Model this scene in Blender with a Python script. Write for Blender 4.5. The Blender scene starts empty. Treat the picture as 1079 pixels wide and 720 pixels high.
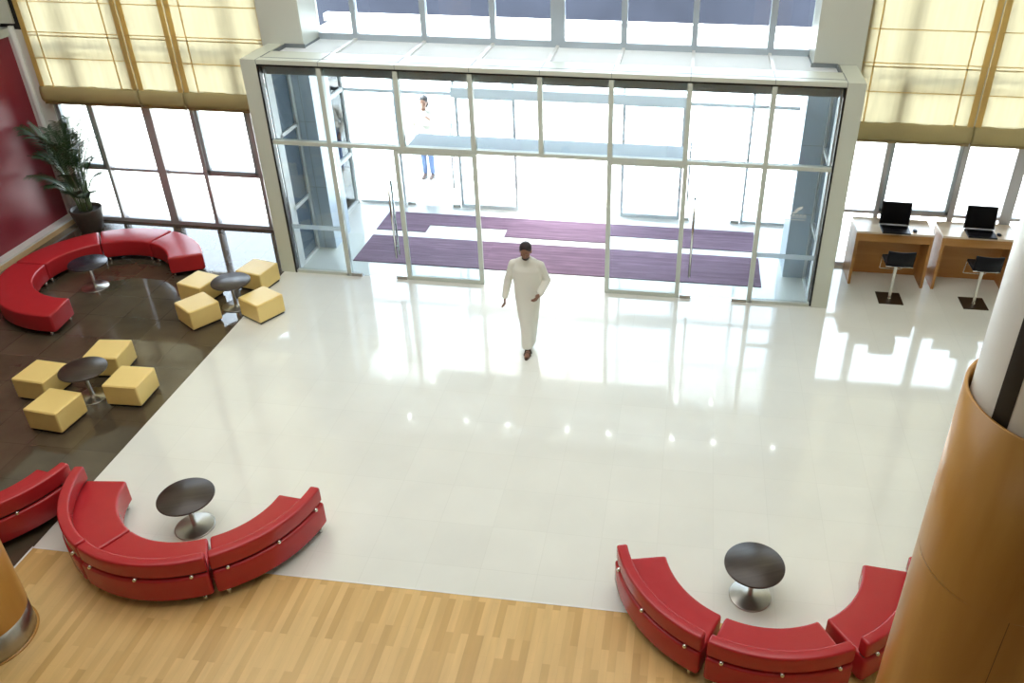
import bpy, bmesh, math, random
from mathutils import Vector, Matrix
random.seed(7)
PI = math.pi
SC = bpy.context.scene
COL = SC.collection

# ------------------------------------------------------------------ camera
cam_d = bpy.data.cameras.new('camera')
cam = bpy.data.objects.new('camera', cam_d); COL.objects.link(cam)
F_PX = 894.24
cam_d.sensor_width = 36.0
cam_d.lens = F_PX / 1079 * 36
cam_d.shift_x = (539.5 - 610.58) / 1079
cam_d.shift_y = (337.01 - 360) / 1079
cam_d.clip_end = 500
RR = Vector((0.9914, 0.1304, 0.0037)); RD = Vector((0.071, -0.5154, -0.854)); RF = Vector((-0.1095, 0.847, -0.5202))
RF.normalize(); RR = (RR - RF * RR.dot(RF)).normalized(); RD = RF.cross(RR)
M = Matrix(((RR.x, -RD.x, -RF.x, 0), (RR.y, -RD.y, -RF.y, 0), (RR.z, -RD.z, -RF.z, 6.8), (0, 0, 0, 1)))
cam.matrix_world = M
SC.camera = cam

# ------------------------------------------------------------------ light
SC.view_settings.view_transform = 'Standard'
SC.view_settings.look = 'None'
SC.view_settings.exposure = 0.0
SC.view_settings.gamma = 1.0
SC.view_settings.use_curve_mapping = False
SC.cycles.max_bounces = 10
SC.cycles.diffuse_bounces = 5
SC.cycles.glossy_bounces = 4
SC.cycles.transparent_max_bounces = 24
SC.cycles.transmission_bounces = 8
SC.cycles.sample_clamp_indirect = 6
SC.cycles.caustics_reflective = False
SC.cycles.caustics_refractive = False
SC.cycles.use_denoising = True

W = bpy.data.worlds.new('sky'); SC.world = W; W.use_nodes = True
nt = W.node_tree
bg = nt.nodes['Background']
bg.inputs['Color'].default_value = (0.86, 0.93, 1.0, 1)
bg.inputs['Strength'].default_value = 8.5

def lamp(name, typ, loc, energy, color=(1, 1, 1), size=None, rot=(0, 0, 0), size_y=None):
    d = bpy.data.lights.new(name, typ); d.energy = energy; d.color = color
    if typ == 'AREA':
        d.size = size
        if size_y: d.shape = 'RECTANGLE'; d.size_y = size_y
    o = bpy.data.objects.new(name, d); COL.objects.link(o); o.location = loc; o.rotation_euler = rot
    return o
sun = lamp('sun', 'SUN', (-5, 20, 15), 38.0, (1, 0.97, 0.92))
sun.data.angle = math.radians(1.5)
sun.rotation_euler = Vector((0.50, 0.03, -0.86)).to_track_quat('-Z', 'Y').to_euler()
# soft unseen area fills added overhead and behind the camera to brighten the hall
lamp('overhead_fill', 'AREA', (-3.0, 7.6, 9.35), 710, (1.0, 0.99, 0.96), 13, (0, 0, 0), 7)
lamp('rear_fill', 'AREA', (-2.0, -2.2, 8.8), 60, (1.0, 0.99, 0.96), 12, (math.radians(38), 0, 0), 3)  # added fill from behind the camera, no fixture there

# ------------------------------------------------------------------ helpers
def tag(o, label=None, cat=None, group=None, kind=None):
    if label: o['label'] = label
    if cat: o['category'] = cat
    if group: o['group'] = group
    if kind: o['kind'] = kind
    return o

def obj(name, bm, mat, parent=None, smooth=False, mats=None):
    me = bpy.data.meshes.new(name)
    bmesh.ops.recalc_face_normals(bm, faces=bm.faces[:])
    if smooth:
        for f in bm.faces: f.smooth = True
    bm.to_mesh(me); bm.free()
    for m in (mats or [mat]): me.materials.append(m)
    o = bpy.data.objects.new(name, me); COL.objects.link(o)
    if parent: o.parent = parent
    return o

def empty(name, loc, rz=0, label=None, cat=None, group=None):
    o = bpy.data.objects.new(name, None); COL.objects.link(o)
    o.empty_display_size = 0.1
    o.location = loc; o.rotation_euler = (0, 0, rz)
    tag(o, label, cat, group)
    return o

def copy_tree(o, parent=None):
    c = o.copy(); COL.objects.link(c); c.parent = parent
    for ch in [x for x in bpy.data.objects if x.parent == o]:
        copy_tree(ch, c)
    return c

def box(bm, x0, x1, y0, y1, z0, z1, mi=0):
    vs = [bm.verts.new((x, y, z)) for x in (x0, x1) for y in (y0, y1) for z in (z0, z1)]
    for q in ((0, 1, 3, 2), (4, 6, 7, 5), (0, 4, 5, 1), (2, 3, 7, 6), (0, 2, 6, 4), (1, 5, 7, 3)):
        f = bm.faces.new([vs[i] for i in q]); f.material_index = mi
    return bm

def boxes(*bs):
    bm = bmesh.new()
    for b in bs: box(bm, *b)
    return bm

def bev(o, w=0.01, seg=2):
    m = o.modifiers.new('bevel', 'BEVEL'); m.width = w; m.segments = seg; m.limit_method = 'ANGLE'
    return o

def lathe(bm, prof, cx=0, cy=0, n=40, mi=0):
    rings = []
    for r, z in prof:
        if r < 1e-5: rings.append([bm.verts.new((cx, cy, z))])
        else: rings.append([bm.verts.new((cx + r * math.cos(2 * PI * i / n), cy + r * math.sin(2 * PI * i / n), z)) for i in range(n)])
    for a, b in zip(rings, rings[1:]):
        if len(a) == 1 and len(b) == 1: continue
        for i in range(n):
            j = (i + 1) % n
            if len(a) == 1: f = bm.faces.new((a[0], b[j], b[i]))
            elif len(b) == 1: f = bm.faces.new((a[i], a[j], b[0]))
            else: f = bm.faces.new((a[i], a[j], b[j], b[i]))
            f.material_index = mi; f.smooth = True
    return bm

def tube(bm, pts, r, n=8, caps=True, mi=0):
    pts = [Vector(p) for p in pts]
    rs = r if isinstance(r, (list, tuple)) else [r] * len(pts)
    up = Vector((0, 0, 1)); prev = None; rings = []
    for i, p in enumerate(pts):
        if i == 0: t = pts[1] - p
        elif i == len(pts) - 1: t = p - pts[i - 1]
        else: t = (pts[i + 1] - p).normalized() + (p - pts[i - 1]).normalized()
        t.normalize()
        if prev is None:
            a = up if abs(t.z) < 0.9 else Vector((1, 0, 0))
            u = t.cross(a).normalized()
        else:
            u = (prev - t * prev.dot(t)).normalized()
        prev = u; v = t.cross(u)
        rings.append([bm.verts.new(p + (u * math.cos(2 * PI * k / n) + v * math.sin(2 * PI * k / n)) * rs[i]) for k in range(n)])
    for a, b in zip(rings, rings[1:]):
        for k in range(n):
            f = bm.faces.new((a[k], a[(k + 1) % n], b[(k + 1) % n], b[k])); f.smooth = True; f.material_index = mi
    if caps:
        f = bm.faces.new(rings[0][::-1]); f.material_index = mi
        f = bm.faces.new(rings[-1]); f.material_index = mi
    return bm

# ------------------------------------------------------------------ materials
def mat(name, color, rough=0.5, metal=0.0, spec=0.5, coat=0.0, noise=None, bump=None):
    m = bpy.data.materials.new(name); m.use_nodes = True
    t = m.node_tree; b = t.nodes['Principled BSDF']
    b.inputs['Base Color'].default_value = (*color, 1)
    b.inputs['Roughness'].default_value = rough
    b.inputs['Metallic'].default_value = metal
    b.inputs['Specular IOR Level'].default_value = spec
    b.inputs['Coat Weight'].default_value = coat
    b.inputs['Coat Roughness'].default_value = 0.05
    tc = t.nodes.new('ShaderNodeTexCoord')
    if noise:
        sc, amt = noise
        n = t.nodes.new('ShaderNodeTexNoise'); n.inputs['Scale'].default_value = sc; n.inputs['Detail'].default_value = 4
        t.links.new(tc.outputs['Object'], n.inputs['Vector'])
        mx = t.nodes.new('ShaderNodeMix'); mx.data_type = 'RGBA'
        mx.inputs[6].default_value = (*[c * (1 - amt) for c in color], 1)
        mx.inputs[7].default_value = (*[min(1, c * (1 + amt)) for c in color], 1)
        t.links.new(n.outputs['Fac'], mx.inputs[0]); t.links.new(mx.outputs[2], b.inputs['Base Color'])
    if bump:
        sc, st = bump
        n = t.nodes.new('ShaderNodeTexNoise'); n.inputs['Scale'].default_value = sc; n.inputs['Detail'].default_value = 3
        t.links.new(tc.outputs['Object'], n.inputs['Vector'])
        bp = t.nodes.new('ShaderNodeBump'); bp.inputs['Strength'].default_value = st; bp.inputs['Distance'].default_value = 0.01
        t.links.new(n.outputs['Fac'], bp.inputs['Height']); t.links.new(bp.outputs[0], b.inputs['Normal'])
    return m

def tile_mat(name, c1, c2, mortar, w, h, msize, rough, off=0.0, spec=0.5, swap=False, noise_amt=0.06, ns=1.3, stretch=None, jit=0.0):
    m = bpy.data.materials.new(name); m.use_nodes = True
    t = m.node_tree; b = t.nodes['Principled BSDF']; L = t.links
    tc = t.nodes.new('ShaderNodeTexCoord')
    mp = t.nodes.new('ShaderNodeMapping')
    if swap: mp.inputs['Rotation'].default_value = (0, 0, PI / 2)
    L.new(tc.outputs['Object'], mp.inputs['Vector'])
    br = t.nodes.new('ShaderNodeTexBrick')
    br.offset = off; br.squash = 1
    if swap: br.inputs['Bias'].default_value = -0.35
    br.inputs['Color1'].default_value = (*c1, 1); br.inputs['Color2'].default_value = (*c2, 1); br.inputs['Mortar'].default_value = (*mortar, 1)
    br.inputs['Scale'].default_value = 1; br.inputs['Mortar Size'].default_value = msize; br.inputs['Mortar Smooth'].default_value = 0.3
    br.inputs['Brick Width'].default_value = w; br.inputs['Row Height'].default_value = h
    L.new(mp.outputs[0], br.inputs['Vector'])
    n = t.nodes.new('ShaderNodeTexNoise'); n.inputs['Scale'].default_value = ns; n.inputs['Detail'].default_value = 6
    mp2 = t.nodes.new('ShaderNodeMapping')
    if stretch: mp2.inputs['Scale'].default_value = stretch
    L.new(mp.outputs[0], mp2.inputs['Vector']); L.new(mp2.outputs[0], n.inputs['Vector'])
    hsv = t.nodes.new('ShaderNodeHueSaturation')
    mr = t.nodes.new('ShaderNodeMapRange'); mr.inputs['From Min'].default_value = 0.3; mr.inputs['From Max'].default_value = 0.7
    mr.inputs['To Min'].default_value = 1 - noise_amt; mr.inputs['To Max'].default_value = 1 + noise_amt
    L.new(n.outputs['Fac'], mr.inputs['Value']); L.new(mr.outputs[0], hsv.inputs['Value'])
    L.new(br.outputs['Color'], hsv.inputs['Color']); L.new(hsv.outputs[0], b.inputs['Base Color'])
    b.inputs['Roughness'].default_value = rough; b.inputs['Specular IOR Level'].default_value = spec
    return m

def wood_mat(name, c1, c2, scale, rough, axis='Z'):
    m = bpy.data.materials.new(name); m.use_nodes = True
    t = m.node_tree; b = t.nodes['Principled BSDF']; L = t.links
    tc = t.nodes.new('ShaderNodeTexCoord'); mp = t.nodes.new('ShaderNodeMapping')
    s = {'Z': (scale, scale, scale * 0.12), 'X': (scale * 0.12, scale, scale), 'Y': (scale, scale * 0.12, scale)}[axis]
    mp.inputs['Scale'].default_value = s
    L.new(tc.outputs['Object'], mp.inputs['Vector'])
    n = t.nodes.new('ShaderNodeTexNoise'); n.inputs['Scale'].default_value = 1; n.inputs['Detail'].default_value = 8; n.inputs['Distortion'].default_value = 0.8
    L.new(mp.outputs[0], n.inputs['Vector'])
    cr = t.nodes.new('ShaderNodeValToRGB')
    cr.color_ramp.elements[0].position = 0.3; cr.color_ramp.elements[0].color = (*c1, 1)
    cr.color_ramp.elements[1].position = 0.7; cr.color_ramp.elements[1].color = (*c2, 1)
    L.new(n.outputs['Fac'], cr.inputs[0]); L.new(cr.outputs[0], b.inputs['Base Color'])
    b.inputs['Roughness'].default_value = rough
    return m

def glass_mat(name, tint=(0.90, 0.95, 0.985), refl=1.0):
    m = bpy.data.materials.new(name); m.use_nodes = True
    t = m.node_tree; L = t.links
    for n in list(t.nodes): t.nodes.remove(n)
    out = t.nodes.new('ShaderNodeOutputMaterial')
    tr = t.nodes.new('ShaderNodeBsdfTransparent'); tr.inputs[0].default_value = (*tint, 1)
    gl = t.nodes.new('ShaderNodeBsdfGlossy'); gl.inputs['Roughness'].default_value = 0.02
    fr = t.nodes.new('ShaderNodeFresnel'); fr.inputs['IOR'].default_value = 1.45
    mx = t.nodes.new('ShaderNodeMixShader')
    L.new(fr.outputs[0], mx.inputs[0]); L.new(tr.outputs[0], mx.inputs[1]); L.new(gl.outputs[0], mx.inputs[2]); L.new(mx.outputs[0], out.inputs[0])
    return m

def cloth_mat(name, color, trans=0.5, fold=True):
    m = bpy.data.materials.new(name); m.use_nodes = True
    t = m.node_tree; L = t.links
    for n in list(t.nodes): t.nodes.remove(n)
    out = t.nodes.new('ShaderNodeOutputMaterial')
    d = t.nodes.new('ShaderNodeBsdfDiffuse'); tl = t.nodes.new('ShaderNodeBsdfTranslucent')
    d.inputs[0].default_value = (*color, 1); tl.inputs[0].default_value = (*color, 1)
    mx = t.nodes.new('ShaderNodeMixShader'); mx.inputs[0].default_value = trans
    L.new(d.outputs[0], mx.inputs[1]); L.new(tl.outputs[0], mx.inputs[2]); L.new(mx.outputs[0], out.inputs[0])
    if fold:
        tc = t.nodes.new('ShaderNodeTexCoord'); mp = t.nodes.new('ShaderNodeMapping'); mp.inputs['Scale'].default_value = (7, 7, 0.7)
        n = t.nodes.new('ShaderNodeTexNoise'); n.inputs['Scale'].default_value = 1.6; n.inputs['Detail'].default_value = 3
        L.new(tc.outputs['Object'], mp.inputs[0]); L.new(mp.outputs[0], n.inputs[0])
        hs = t.nodes.new('ShaderNodeHueSaturation'); hs.inputs['Color'].default_value = (*color, 1)
        mr = t.nodes.new('ShaderNodeMapRange'); mr.inputs['From Min'].default_value = 0.3; mr.inputs['From Max'].default_value = 0.7
        mr.inputs['To Min'].default_value = 0.93; mr.inputs['To Max'].default_value = 1.05
        L.new(n.outputs['Fac'], mr.inputs[0]); L.new(mr.outputs[0], hs.inputs['Value'])
        L.new(hs.outputs[0], d.inputs[0]); L.new(hs.outputs[0], tl.inputs[0])
    return m

def emit_mat(name, color, s):
    m = bpy.data.materials.new(name); m.use_nodes = True
    b = m.node_tree.nodes['Principled BSDF']
    b.inputs['Base Color'].default_value = (*color, 1)
    b.inputs['Emission Color'].default_value = (*color, 1); b.inputs['Emission Strength'].default_value = s
    return m

M_TILE = tile_mat('beige_tile', (0.79, 0.80, 0.735), (0.815, 0.825, 0.76), (0.76, 0.77, 0.705), 0.6, 0.6, 0.004, 0.07, noise_amt=0.03, spec=0.8)
M_GRAN = tile_mat('brown_stone', (0.080, 0.062, 0.040), (0.098, 0.076, 0.050), (0.06, 0.046, 0.03), 0.6, 0.6, 0.004, 0.05, noise_amt=0.22, ns=1.7, spec=0.9)
M_PLANK = tile_mat('maple_planks', (0.74, 0.50, 0.205), (0.50, 0.29, 0.09), (0.60, 0.38, 0.17), 0.62, 0.075, 0.0008, 0.3, off=0.37, swap=True, noise_amt=0.07, ns=3, stretch=(0.5, 3.5, 1))
M_PAVE = tile_mat('white_pavers', (0.66, 0.65, 0.60), (0.74, 0.73, 0.69), (0.40, 0.38, 0.34), 0.42, 0.21, 0.012, 0.85, off=0.5, noise_amt=0.05)
M_ROAD = mat('asphalt_road', (0.045, 0.048, 0.065), 0.8, noise=(0.6, 0.25))
M_BACK = wood_mat('dark_wood_panelling', (0.10, 0.06, 0.03), (0.15, 0.09, 0.045), 2, 0.4)
M_DKPAN = mat('opaque_dark_blue', (0.13, 0.17, 0.21), 0.15)  # opaque dark blue sheet used in a side bay in place of glass
M_DARKF = mat('dark_cladding', (0.030, 0.033, 0.047), 0.7, spec=0.1, noise=(0.5, 0.4))
M_VEST = mat('white_stone', (0.80, 0.79, 0.75), 0.2)
M_CREAM = mat('cream_panel', (0.60, 0.63, 0.54), 0.4)
M_FRAME = mat('cream_frame', (0.56, 0.60, 0.53), 0.35)
M_WHITE = mat('white_paint', (0.80, 0.81, 0.78), 0.4)
M_COLPAN = mat('column_panel', (0.60, 0.62, 0.55), 0.35)
M_COLBLUE = mat('column_lower_bluish', (0.58, 0.67, 0.76), 0.35)  # bluer tone for the lower part of the entrance columns
M_PALEFR = mat('pale_frame', (0.66, 0.71, 0.73), 0.3)
M_BLUEG = mat('blue_grey_metal', (0.44, 0.50, 0.55), 0.35, 0.2)
M_GREY = mat('grey_metal', (0.55, 0.54, 0.56), 0.35, 0.3)
M_OPER = mat('operator_housing', (0.22, 0.25, 0.26), 0.45, 0.3)
M_BLACK = mat('black_gasket', (0.008, 0.008, 0.008), 0.4)
M_GLASS = glass_mat('clear_glass')
M_FROST = cloth_mat('opal_glass', (0.90, 0.92, 0.92), 0.5, False)
M_BLIND = cloth_mat('blind_cloth', (0.67, 0.57, 0.35), 0.62)
M_HEM = cloth_mat('blind_hem', (0.80, 0.64, 0.30), 0.6, False)
M_CORD = mat('blind_cord', (0.30, 0.22, 0.10), 0.7)
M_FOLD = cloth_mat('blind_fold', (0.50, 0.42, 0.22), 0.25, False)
M_REDW = mat('red_lacquer', (0.24, 0.006, 0.02), 0.42, spec=0.9, noise=(0.5, 0.25))
M_LEDGEW = wood_mat('ledge_wood', (0.62, 0.42, 0.2), (0.75, 0.55, 0.3), 4, 0.4, 'Y')
M_RED = mat('red_leather', (0.44, 0.020, 0.026), 0.27, spec=0.5, noise=(9, 0.06), bump=(60, 0.05))
M_YEL = mat('yellow_leather', (0.88, 0.66, 0.24), 0.36, noise=(9, 0.03), bump=(60, 0.05))
M_CHROME = mat('chrome', (0.75, 0.74, 0.70), 0.18, 1.0)
M_STEEL = mat('brushed_steel', (0.46, 0.44, 0.40), 0.3, 1.0, noise=(25, 0.1))
M_TOP = wood_mat('dark_wood_top', (0.036, 0.024, 0.016), (0.062, 0.045, 0.034), 14, 0.33, 'X')
M_TOPB = mat('black_top', (0.028, 0.024, 0.034), 0.25)
M_MAPLE = wood_mat('maple_veneer', (0.42, 0.20, 0.040), (0.56, 0.30, 0.075), 3.0, 0.28, 'Z')
M_MAPLE2 = wood_mat('desk_wood', (0.42, 0.19, 0.045), (0.52, 0.26, 0.075), 5, 0.35, 'X')
M_DTOP_GLARE = wood_mat('desk_top_glare_wood', (0.74, 0.60, 0.44), (0.84, 0.72, 0.56), 5, 0.22, 'X')  # maple lightened: window glare put into the desk-top colour
M_MAT = tile_mat('purple_mat', (0.150, 0.082, 0.130), (0.235, 0.140, 0.205), (0.19, 0.11, 0.165), 3.3, 0.035, 0.002, 0.9, off=0.3, noise_amt=0.30, ns=2, stretch=(1.0, 18, 1))
M_LEATH = mat('black_leather', (0.005, 0.005, 0.008), 0.4, spec=0.2)
M_SCREEN = mat('black_screen', (0.002, 0.002, 0.003), 0.5, spec=0.15)
M_LAP = mat('laptop_shell', (0.012, 0.012, 0.016), 0.35)
M_SILV = mat('silver_plastic', (0.6, 0.6, 0.62), 0.3, 0.6)
M_BRPL = mat('dark_brown_plate', (0.05, 0.035, 0.022), 0.35, 0.3)
M_POT = mat('brown_pot', (0.070, 0.055, 0.042), 0.5, noise=(14, 0.3), bump=(30, 0.3))
M_SOIL = mat('dark_soil', (0.03, 0.022, 0.016), 0.9, noise=(60, 0.4))
M_LEAF = mat('palm_leaf', (0.030, 0.075, 0.026), 0.42, noise=(5, 0.5))
M_STEM = mat('palm_stem', (0.10, 0.15, 0.05), 0.5)
M_CEIL = mat('ceiling_white', (0.48, 0.47, 0.43), 0.8)
M_WALL = mat('plaster_wall', (0.66, 0.65, 0.57), 0.7)
M_SKIN = mat('skin', (0.24, 0.115, 0.07), 0.5)
M_HAIR = mat('dark_hair', (0.018, 0.012, 0.012), 0.6)
M_ROBE = mat('white_robe', (0.78, 0.78, 0.71), 0.8, bump=(8, 0.25))
M_SAND = mat('brown_leather', (0.06, 0.03, 0.02), 0.5)
M_SHIRT = mat('beige_shirt', (0.62, 0.55, 0.46), 0.8)
M_JEAN = mat('blue_jeans', (0.09, 0.13, 0.24), 0.8)
M_LAMP = emit_mat('downlight_glow', (1.0, 0.97, 0.9), 40)
M_DARKROAD = M_ROAD

# ------------------------------------------------------------------ structure: floors
YP, YW, YC, YO = 11.95, 13.5, 13.55, 14.95          # portal, window wall, clerestory, outer screen
def struct(name, bm, m, **k): return tag(obj(name, bm, m, **k), kind='structure')
struct('floor', boxes((-6.59, 9.0, 5.66, YW + 0.06, -0.12, 0.0)), M_TILE)
struct('floor', boxes((-12.0, -6.59, -4.0, YW + 0.06, -0.12, 0.0)), M_GRAN)
struct('floor', boxes((-6.59, 9.0, -4.0, 5.64, -0.12, 0.0)), M_PLANK)
struct('trim_1', boxes((-6.60, 9.0, 5.64, 5.66, -0.1, 0.003), (-6.605, -6.585, -4.0, 5.66, -0.1, 0.003)), M_WHITE)
struct('floor', boxes((-6.7, 2.4, YW + 0.06, 15.3, -0.12, 0.0)), M_VEST)
struct('ground', boxes((-30, 30, 15.3, 24.5, -0.14, -0.02), (-30, -6.7, YW + 0.06, 15.3, -0.14, -0.02), (2.4, 30, YW + 0.06, 15.3, -0.14, -0.02)), M_PAVE)
struct('road', boxes((-60, 60, 24.5, 60, -0.2, -0.08)), M_PAVE)
struct('wall_opposite', boxes((-45, 40, 29.2, 33, -0.08, 4.2)), M_DARKF)
# ceiling, side walls (above the gallery the hall is open towards the camera's back)
struct('ceiling', boxes((-12.0, 9.0, -4.0, 13.7, 9.5, 9.7)), M_CEIL)
struct('wall_right', boxes((9.0, 9.2, -4.0, 13.7, 0, 9.5)), M_WALL)
struct('wall_left', boxes((-12.0, -11.8, -4.0, 13.7, 0, 9.5)), M_WALL)
struct('wall_back', boxes((-12.0, 9.2, -4.2, -4.0, 0, 9.5)), M_BACK)

# left red wall with its ledge, cap and end trim
struct('wall_red', boxes((-11.8, -11.49, 2.0, 13.36, 0.0, 3.40)), M_REDW)
struct('trim_2', boxes((-11.8, -11.455, 2.0, 13.38, 3.40, 3.53)), M_CREAM)
bm = boxes((-11.8, -11.44, 13.36, 13.42, 0.0, 3.53))
tube(bm, [(-11.405, 13.39, 0.0), (-11.405, 13.39, 3.56)], 0.045, 14)
struct('trim_3', bm, M_WHITE)
struct('baseboard_left', boxes((-11.49, -11.31, 2.0, 13.40, 0.09, 0.13)), M_WHITE)
struct('baseboard_left', boxes((-11.49, -11.30, 2.0, 13.40, 0.0, 0.09)), M_LEDGEW)
struct('wall_panel', boxes((-11.8, -11.56, 12.75, 13.36, 3.58, 9.5), (-11.79, -11.325, 13.38, 13.415, 3.60, 9.5), (-11.8, -11.56, 2.0, 12.70, 3.58, 9.5)), M_COLPAN)
struct('wall_gap', boxes((-11.79, -11.06, 13.42, YW + 0.06, 3.50, 9.5), (-11.79, -11.6, 12.68, 12.77, 3.55, 9.5)), M_BLACK)

# ------------------------------------------------------------------ window walls
def window(name, xs, x0, x1, ztops, sash=(), thick=()):
    """mullions at xs, transoms; y = YW"""
    bm = boxes((x0, x1, YW - 0.04, YW + 0.06, 0.0, 0.07))
    for z in ztops: box(bm, x0, x1, YW - 0.03, YW + 0.05, z - 0.025, z + 0.025)
    for x, w in xs: box(bm, x - w / 2, x + w / 2, YW - 0.06, YW + 0.07, 0.07, 9.5)
    fr = struct(name, bm, M_GREY)
    edges = [x0] + [x for x, _ in xs] + [x1]
    for a, b in zip(edges, edges[1:]):
        g = boxes((a, b, YW + 0.005, YW + 0.012, 0.07, 9.5))
        obj('pane', g, M_GLASS, fr)
    for a, b, z0, z1 in sash:
        w = 0.055
        s = boxes((a, b, YW - 0.05, YW + 0.03, z0, z0 + w), (a, b, YW - 0.05, YW + 0.03, z1 - w, z1), (a, a + w, YW - 0.05, YW + 0.03, z0, z1), (b - w, b, YW - 0.05, YW + 0.03, z0, z1))
        obj('window_sash', s, M_BLUEG, fr)
    return fr
window('window_1', [(-11.15, 0.09), (-10.43, 0.06), (-9.39, 0.16), (-8.55, 0.07), (-7.5, 0.07)], -11.44, -6.75, (1.04, 3.2, 5.4),
       sash=((-11.10, -10.46, 1.07, 3.17), (-8.50, -7.54, 1.07, 3.17)))
window('window_2', [(3.20, 0.07), (4.38, 0.09), (5.24, 0.18), (6.3, 0.07), (7.4, 0.16)], 2.5, 9.0, (1.02, 3.2, 5.4),
       sash=((3.24, 4.33, 1.05, 3.17),))
# white reveal at the left window edge
struct('trim_4', boxes((-11.44, -11.12, 13.42, YW + 0.06, 0, 3.50), (-6.95, -6.731, 13.36, YW + 0.06, 0, 9.5), (2.466, 2.60, 13.36, YW + 0.06, 0, 9.5)), M_WHITE)

# ------------------------------------------------------------------ white columns beside the entrance
def column(x0, x1, seam):
    b = boxes((x0, x1, 12.92, 13.62, 0, 9.5))
    o = struct('wall_column', b, M_COLPAN)
    obj('lower_bluish_face', boxes((x0 - 0.003, x1 + 0.003, 12.914, 13.62, 0, 3.45)), M_COLBLUE, o)  # thin box giving the lower column its bluer tone
    g = bmesh.new()
    for z in (1.15, 2.3): box(g, x0, x1, 12.910, 12.913, z, z + 0.012)
    box(g, seam, seam + 0.012, 12.910, 12.913, 0, 3.45)
    tag(obj('panel_joint', g, M_BLUEG, o), kind=None)
column(-6.73, -6.045, -6.24)
column(1.77, 2.465, 2.1)

# ------------------------------------------------------------------ entrance portal
bm = bmesh.new()
box(bm, -6.63, -6.385, YP, YP + 0.14, 0, 3.55)            # jambs
box(bm, 2.14, 2.39, YP, YP + 0.14, 0, 3.55)
box(bm, -6.63, -6.385, YP + 0.14, 12.915, 3.44, 3.55)       # coping returns
box(bm, 2.14, 2.39, YP + 0.14, 12.915, 3.44, 3.55)
box(bm, -6.385, 2.14, YP, YP + 0.14, 3.485, 3.55)         # head
box(bm, -6.385, 2.14, YP + 0.14, 12.50, 3.44, 3.545)
struct('trim_5', bm, M_CREAM)
# joints on the cream coping
bm = bmesh.new()
for x in (-6.385, -5.43, -4.27, -3.165, -2.135, -1.105, 0.006, 1.17, 2.14): box(bm, x - 0.004, x + 0.004, YP - 0.002, 12.45, 3.488, 3.5525)
box(bm, -6.385, 2.14, 12.10, 12.108, 3.546, 3.552)
struct('trim_6', bm, M_OPER)
# black gaskets
bm = bmesh.new()
box(bm, -6.385, -6.355, YP - 0.004, YP + 0.10, 0, 3.485); box(bm, 2.11, 2.14, YP - 0.004, YP + 0.10, 0.02, 3.485)
box(bm, -6.36, 2.11, YP - 0.004, YP + 0.10, 3.462, 3.485)
struct('trim_7', bm, M_BLACK)
# grey-green beam behind the head of the glazing
struct('trim_8', boxes((-6.33, 2.08, YP + 0.16, YP + 0.28, 3.30, 3.44)), M_WHITE)

MX = [(-5.437, 0.07), (-4.275, 0.07), (-3.165, 0.07), (-2.137, 0.07), (-1.105, 0.07), (0.006, 0.07), (1.172, 0.07)]
bm = bmesh.new()
for x, w in MX:
    z0 = 0.0 if abs(x + 5.437) < 0.01 or abs(x - 1.172) < 0.01 else 2.255
    box(bm, x - w / 2, x + w / 2, YP + 0.0, YP + 0.10, z0, 3.485)
box(bm, -6.36, 2.11, YP - 0.002, YP + 0.10, 2.255, 2.315)
box(bm, -6.36, -5.437, YP, YP + 0.09, 0.0, 0.05); box(bm, 1.172, 2.11, YP, YP + 0.09, 0.0, 0.05)
port = struct('window_3', bm, M_FRAME)
ed = [-6.36] + [x for x, _ in MX] + [2.11]
for i, (a, b) in enumerate(zip(ed, ed[1:])):
    obj('pane', boxes((a + 0.03, b - 0.03, YP + 0.05, YP + 0.058, 2.31, 3.47)), M_GLASS, port)
    if i in (0, 7): obj('pane', boxes((a + 0.03, b - 0.03, YP + 0.05, YP + 0.058, 0.05, 2.26)), M_GLASS, port)
for a, b in ((-6.33, -5.47), (1.21, 2.08)): obj('frosted_band', boxes((a, b, YP + 0.060, YP + 0.064, 0.79, 0.87)), M_FROST, port)
# side glass walls of the vestibule
def side_screen(x, s):
    bm = bmesh.new()
    x0, x1 = x - 0.04, x + 0.04
    for y, w in ((12.17, 0.20), (12.86, 0.08), (13.80, 0.14), (14.90, 0.08)): box(bm, x0, x1, y - w / 2, y + w / 2, 0, 3.44)
    for z in (0.03, 1.03, 2.28, 3.38):
        box(bm, x0 - 0.0, x1, 12.2, 12.86, z - 0.03, z + 0.03); box(bm, x0, x1, 13.8, 14.9, z - 0.03, z + 0.03)
    o = struct('window_4', bm, M_WHITE)
    obj('side_panel', boxes((x - 0.008, x + 0.008, 12.24, 12.82, 0.05, 3.36)), M_DKPAN, o)
    obj('pane', boxes((x - 0.004, x + 0.004, 13.87, 14.86, 0.05, 3.36)), M_GLASS, o)
side_screen(-6.38, 1)
side_screen(2.13, -1)

# automatic door operator housing behind the transom
struct('trim_9', boxes((-4.24, -0.03, YP + 0.11, 12.62, 2.26, 2.30)), M_OPER)
struct('trim_10', boxes((-4.30, -0.0, YO - 0.12, YO + 0.08, 2.22, 2.40), (-6.34, -4.30, YO - 0.03, YO + 0.03, 2.23, 2.29), (0.0, 2.09, YO - 0.03, YO + 0.03, 2.23, 2.29)), M_PALEFR)

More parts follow.
